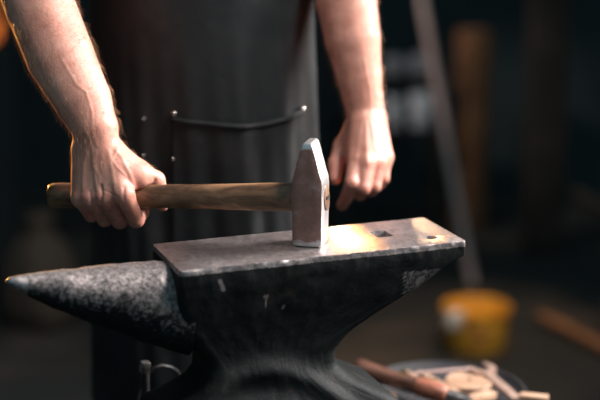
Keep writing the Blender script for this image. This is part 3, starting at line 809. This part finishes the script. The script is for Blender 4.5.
# ------------------------------------------------------------------ setting
def plane(name, pts, mat, kind='structure'):
    bm = bmesh.new(); bm.faces.new([bm.verts.new(p) for p in pts]); o = link(name, bm_mesh(name, bm), mat); tag(o, kind=kind); return o
m, N, L, b = nt('dirt_floor'); n = noise(N, L, 2.2, 7, .6); n2 = noise(N, L, 30, 6, .7)
r = ramp(N, L, n.outputs[0], [(.35, (.008, .008, .009)), (.5, (.015, .013, .011)), (.64, (.055, .038, .028))]); L.new(r.outputs[0], b.inputs['Base Color']); b.inputs['Roughness'].default_value = .9
bump(N, L, b, [(n2.outputs[0], .5, .01)]); M['floor'] = m
M['wall'] = mat_simple('sooty_wall', (.020, .032, .035), (.032, .045, .048), .9, 0, 3, .4, .02)
box('floor', (9, 9, .1), (0, 2.5, -.05), M['floor'], bev=0)['kind'] = 'structure'
box('wall_back', (7, .15, 3.4), (0, 5.3, 1.7), M['wall'], bev=0)['kind'] = 'structure'
box('wall_left', (.15, 6, 3.4), (-2.6, 2.9, 1.7), M['wall'], bev=0)['kind'] = 'structure'

box('wall_right', (.15, 6, 3.4), (3.4, 2.9, 1.7), M['wall'], bev=0)['kind'] = 'structure'
# yellow bucket
bc0 = onz(477, 351, 0); bc0 = np.array([.443, 3.66, 0])
bk = empty('yellow_bucket', bc0, 'yellow bucket standing on the workshop floor', 'bucket')
m, N, L, b = nt('yellow_plastic'); n = noise(N, L, 16, 5, .6)
r = ramp(N, L, n.outputs[0], [(.3, (.62, .25, .02)), (.7, (.85, .42, .045))]); L.new(r.outputs[0], b.inputs['Base Color']); b.inputs['Roughness'].default_value = .45; M['yellow'] = m
lathe('tub', [(.01, 0), (.074, 0), (.078, .006), (.083, .100), (.087, .103), (.087, .110), (.0835, .110), (.080, .103), (.073, .01), (.01, .008)], bc0, M['yellow'], bk, 40)
for aa, zz_, w_, h_ in ((-1.75, .08, .04, .010), (-1.45, .06, .05, .009), (-1.6, .042, .04, .008)):
    rr = .0765+.0078*zz_/.145+.0022
    nq = 10; P = []; 
    for j in (0, 1):
        for i in range(nq):
            t = aa+(i/(nq-1)-.5)*w_/rr; z = zz_+(j-.5)*h_; q = .078+.005*(z-.006)/.094+.0006; P.append(bc0+[q*math.cos(t), q*math.sin(t), z])
    F = [(i, i+1, nq+i+1, nq+i) for i in range(nq-1)]
    link('red_mark', mesh_np('red_mark', P, F), M['redwood'], bk)
M['white'] = mat_simple('white_rag', (.55, .5, .46), (.7, .65, .6), .8, 0, 30, .3)
rg = bc0+[-.060, -.055, .103]
o = box('white_cloth', (.05, .03, .045), rg+[-.0, -.014, -.006], M['white'], None, rot=(.1, .1, .75), bev=.012); tag(o, 'white rag hanging over the left rim of the yellow bucket', 'rag')

# leaning pole
p0 = onz(472, 284, 0); p1 = at(422, 0, p0[1]+.28); dp = p1-p0; tk = (5.21-p0[1])/dp[1]
pole = tube_obj('leaning_pole', [p0, p0+dp*tk], [.013, .012], M['polepaint'], None, 14); tag(pole, 'long pinkish grey pole leaning against the back wall', 'pole')
# rack with tins
ry = 4.72
rack = empty('low_shelf_rack', (.26, ry, 0), 'low dark rack carrying the pale tins', 'rack')
z1 = at(420, 127, ry)[2]; z2 = at(420, 74, ry)[2]
for z in (z1, z2): box('shelf', (.36, .16, .014), (.26, ry+.04, z-.009), M['stump'], rack, bev=.002)
for x in (.09, .43):
    for y in (-.03, .11): box('leg', (.02, .02, z2+.10), (x, ry+y, (z2+.10)/2), M['stump'], rack, bev=.002)
def tinf(px, py, w, h_, label, mt='tin'):
    w *= 1.17; h_ *= 1.17
    q = at(px, py, ry-.0); o = empty('tin_can', (q[0], q[1], q[2]), label, 'tin', 'tins on the back rack')
    lathe('can', [(.002, 0), (w*.96, 0), (w, .002), (w, h_-.002), (w*.96, h_), (.002, h_)], q, M[mt], o, 24)
    lathe('lid', [(.002, h_), (w*.9, h_), (w*.9, h_+.004), (.002, h_+.004)], q, M[mt], o, 24)
tinf(421, 126.5, .030, .088, 'largest pale tin on the lower shelf beside the leaning pole')
tinf(393, 126.5, .020, .075, 'narrow pale tin on the lower shelf nearest the hand')
tinf(419, 73.5, .026, .045, 'short tin on the upper shelf beside the leaning pole', 'tindark')
tinf(394, 73.5, .024, .040, 'short tin on the upper shelf nearest the arm', 'tindark')
# timber block and post
q = at(466, 32, 4.75)
o = box('timber_block', (.08, .08, q[2]), (q[0]+.03, 4.80, q[2]/2), M['orangewood'], rot=(0, 0, .5), bev=.006); tag(o, 'squared orange-brown timber standing on end right of the pole', 'timber')
q = at(549, 100, 4.5)
o = box('wooden_post', (.115, .115, 3.3), (q[0], 4.55, 1.65), M['postwood'], bev=.01); tag(o, 'tall thick brown wooden post in the right background', 'post')
a = at(574, 192, 3.9); b = at(625, 222, 3.75)
q = at(620, 240, 3.85)
bn = empty('sawhorse', (q[0]+.05, 3.85, 0), 'rough wooden sawhorse cut by the right frame edge', 'sawhorse')
tube_obj('beam', [a, b, b+(b-a)*2.2], .018, M['postwood'], bn, 8)
for t in (.9, 2.6):
    for s in (-1, 1):
        tp = a+(b-a)*t; tube_obj('leg', [tp-[0, 0, .01], [tp[0]+.03*s, tp[1]+s*.12, 0]], .014, M['postwood'], bn, 8)
p0 = onz(542, 317, .018); p1 = onz(612, 352, .018)
o = tube_obj('wooden_rod', [p0, (p0+p1)/2+[0, 0, .002], p1], .016, M['orangewood'], None, 10); tag(o, 'brown wooden rod lying on the floor at the right', 'rod')
# left background: sack, forge
sk = at(36, 322, 3.75)*[1, 1, 0]+[0, 0, 0]
rings = []
for z, r in ((0, .06), (.01, .085), (.06, .10), (.14, .098), (.20, .08), (.24, .05), (.255, .028), (.28, .036), (.30, .045)):
    rings.append(np.array([(sk[0]+r*(1+.07*math.sin(5*t+z*20))*math.cos(t), 3.85+r*(1+.07*math.sin(4*t+z*9))*math.sin(t), z) for t in np.linspace(0, 2*PI, 40, endpoint=False)]))
V, F = loft(rings); o = link('burlap_sack', mesh_np('burlap_sack', V, F), M['sack']); tag(o, 'small tied brown sack on the floor behind the horn tip', 'sack')
fo = empty('forge', (-1.25, 4.2, 0), 'dark forge hearth with glowing coals at the left edge', 'forge')
box('hearth', (.72, .8, .70), (-1.22, 4.2, .35), M['wall'], fo, bev=.02)
for (sx, sy, cx_, cy_) in ((.72, .08, -1.22, 4.56), (.08, .8, -1.54, 4.2)): box('brick_wall', (sx, sy, .22), (cx_, cy_, .81), M['wall'], fo, bev=.01)
m, N, L, b = nt('glowing_coals'); n = noise(N, L, 30, 5, .7)
r = ramp(N, L, n.outputs[0], [(.42, (.01, .003, .001)), (.55, (1, .22, .03)), (.7, (1, .5, .12))])
b.inputs['Base Color'].default_value = (.02, .015, .012, 1); L.new(r.outputs[0], b.inputs['Emission Color']); b.inputs['Emission Strength'].default_value = 1.2
bm = bmesh.new(); bmesh.ops.create_icosphere(bm, subdivisions=4, radius=1)
for v in bm.verts:
    from mathutils import noise as mn
    k = 1+.18*mn.noise(v.co*6); v.co = Vector((v.co.x*.30*k, v.co.y*.26*k, v.co.z*.13*k))+Vector((-1.12, 4.15, .74))
o = link('coals', bm_mesh('coals', bm), m, fo, 'glowing orange coals'); o['kind'] = 'stuff'

# ------------------------------------------------------------------ light
def area(name, loc, target, size, power, color, sy=None):
    l = bpy.data.lights.new(name, 'AREA'); l.size = size; l.energy = power; l.color = color
    if sy: l.shape = 'RECTANGLE'; l.size_y = sy
    o = bpy.data.objects.new(name, l); COL.objects.link(o); o.location = loc
    o.rotation_euler = (Vector(target)-Vector(loc)).to_track_quat('-Z', 'Y').to_euler(); return o
fl_ = area('window_light_side', (1.90, 2.40, 1.92), (0, 1.85, .85), .75, 40, (1.0, .93, .90)); fl_.data.spread = math.radians(75)
fl_ = area('window_light_front', (1.0, 1.38, 2.5), (-.05, 1.95, .88), .45, 9, (1.0, .90, .86)); fl_.data.spread = math.radians(80)
def spot(name, loc, target, power, color, ang, r=.06):
    l = bpy.data.lights.new(name, 'SPOT'); l.energy = power; l.color = color; l.spot_size = math.radians(ang); l.spot_blend = .4; l.shadow_soft_size = r
    o = bpy.data.objects.new(name, l); COL.objects.link(o); o.location = loc
    o.rotation_euler = (Vector(target)-Vector(loc)).to_track_quat('-Z', 'Y').to_euler(); return o
spot('forge_glow_behind', (-.04, 3.6, 1.28), (.078, 1.83, .80), 150, (1.0, .66, .36), 7, .07)
spot('forge_glow_arm', (-.12, 3.5, 1.32), (.045, 2.1, .97), 200, (1.0, .42, .09), 9, .06)
spot('added_back_fill', (-.6, 3.7, 1.7), (.43, 4.6, .62), 50, (1.0, .86, .78), 24, .08)  # added unseen spot, brightens the tins, pole and timber
spot('added_floor_fill', (.62, 2.75, 2.35), (.40, 3.62, .05), 150, (1.0, .74, .50), 24, .10)  # added unseen warm spot, lifts the bucket and the floor around it
spot('forge_glow_left', (-1.6, 4.0, 1.15), (-.46, 1.95, 1.0), 900, (1.0, .45, .10), 9.5)
w = bpy.data.worlds.new('world'); sc.world = w; w.use_nodes = True
bg = w.node_tree.nodes['Background']; bg.inputs[0].default_value = (.50, .85, 1.0, 1); bg.inputs[1].default_value = .34

sc.view_settings.view_transform = 'Standard'; sc.view_settings.look = 'None'; sc.view_settings.gamma = 1
sc.view_settings.exposure = 0.0; sc.view_settings.use_curve_mapping = False
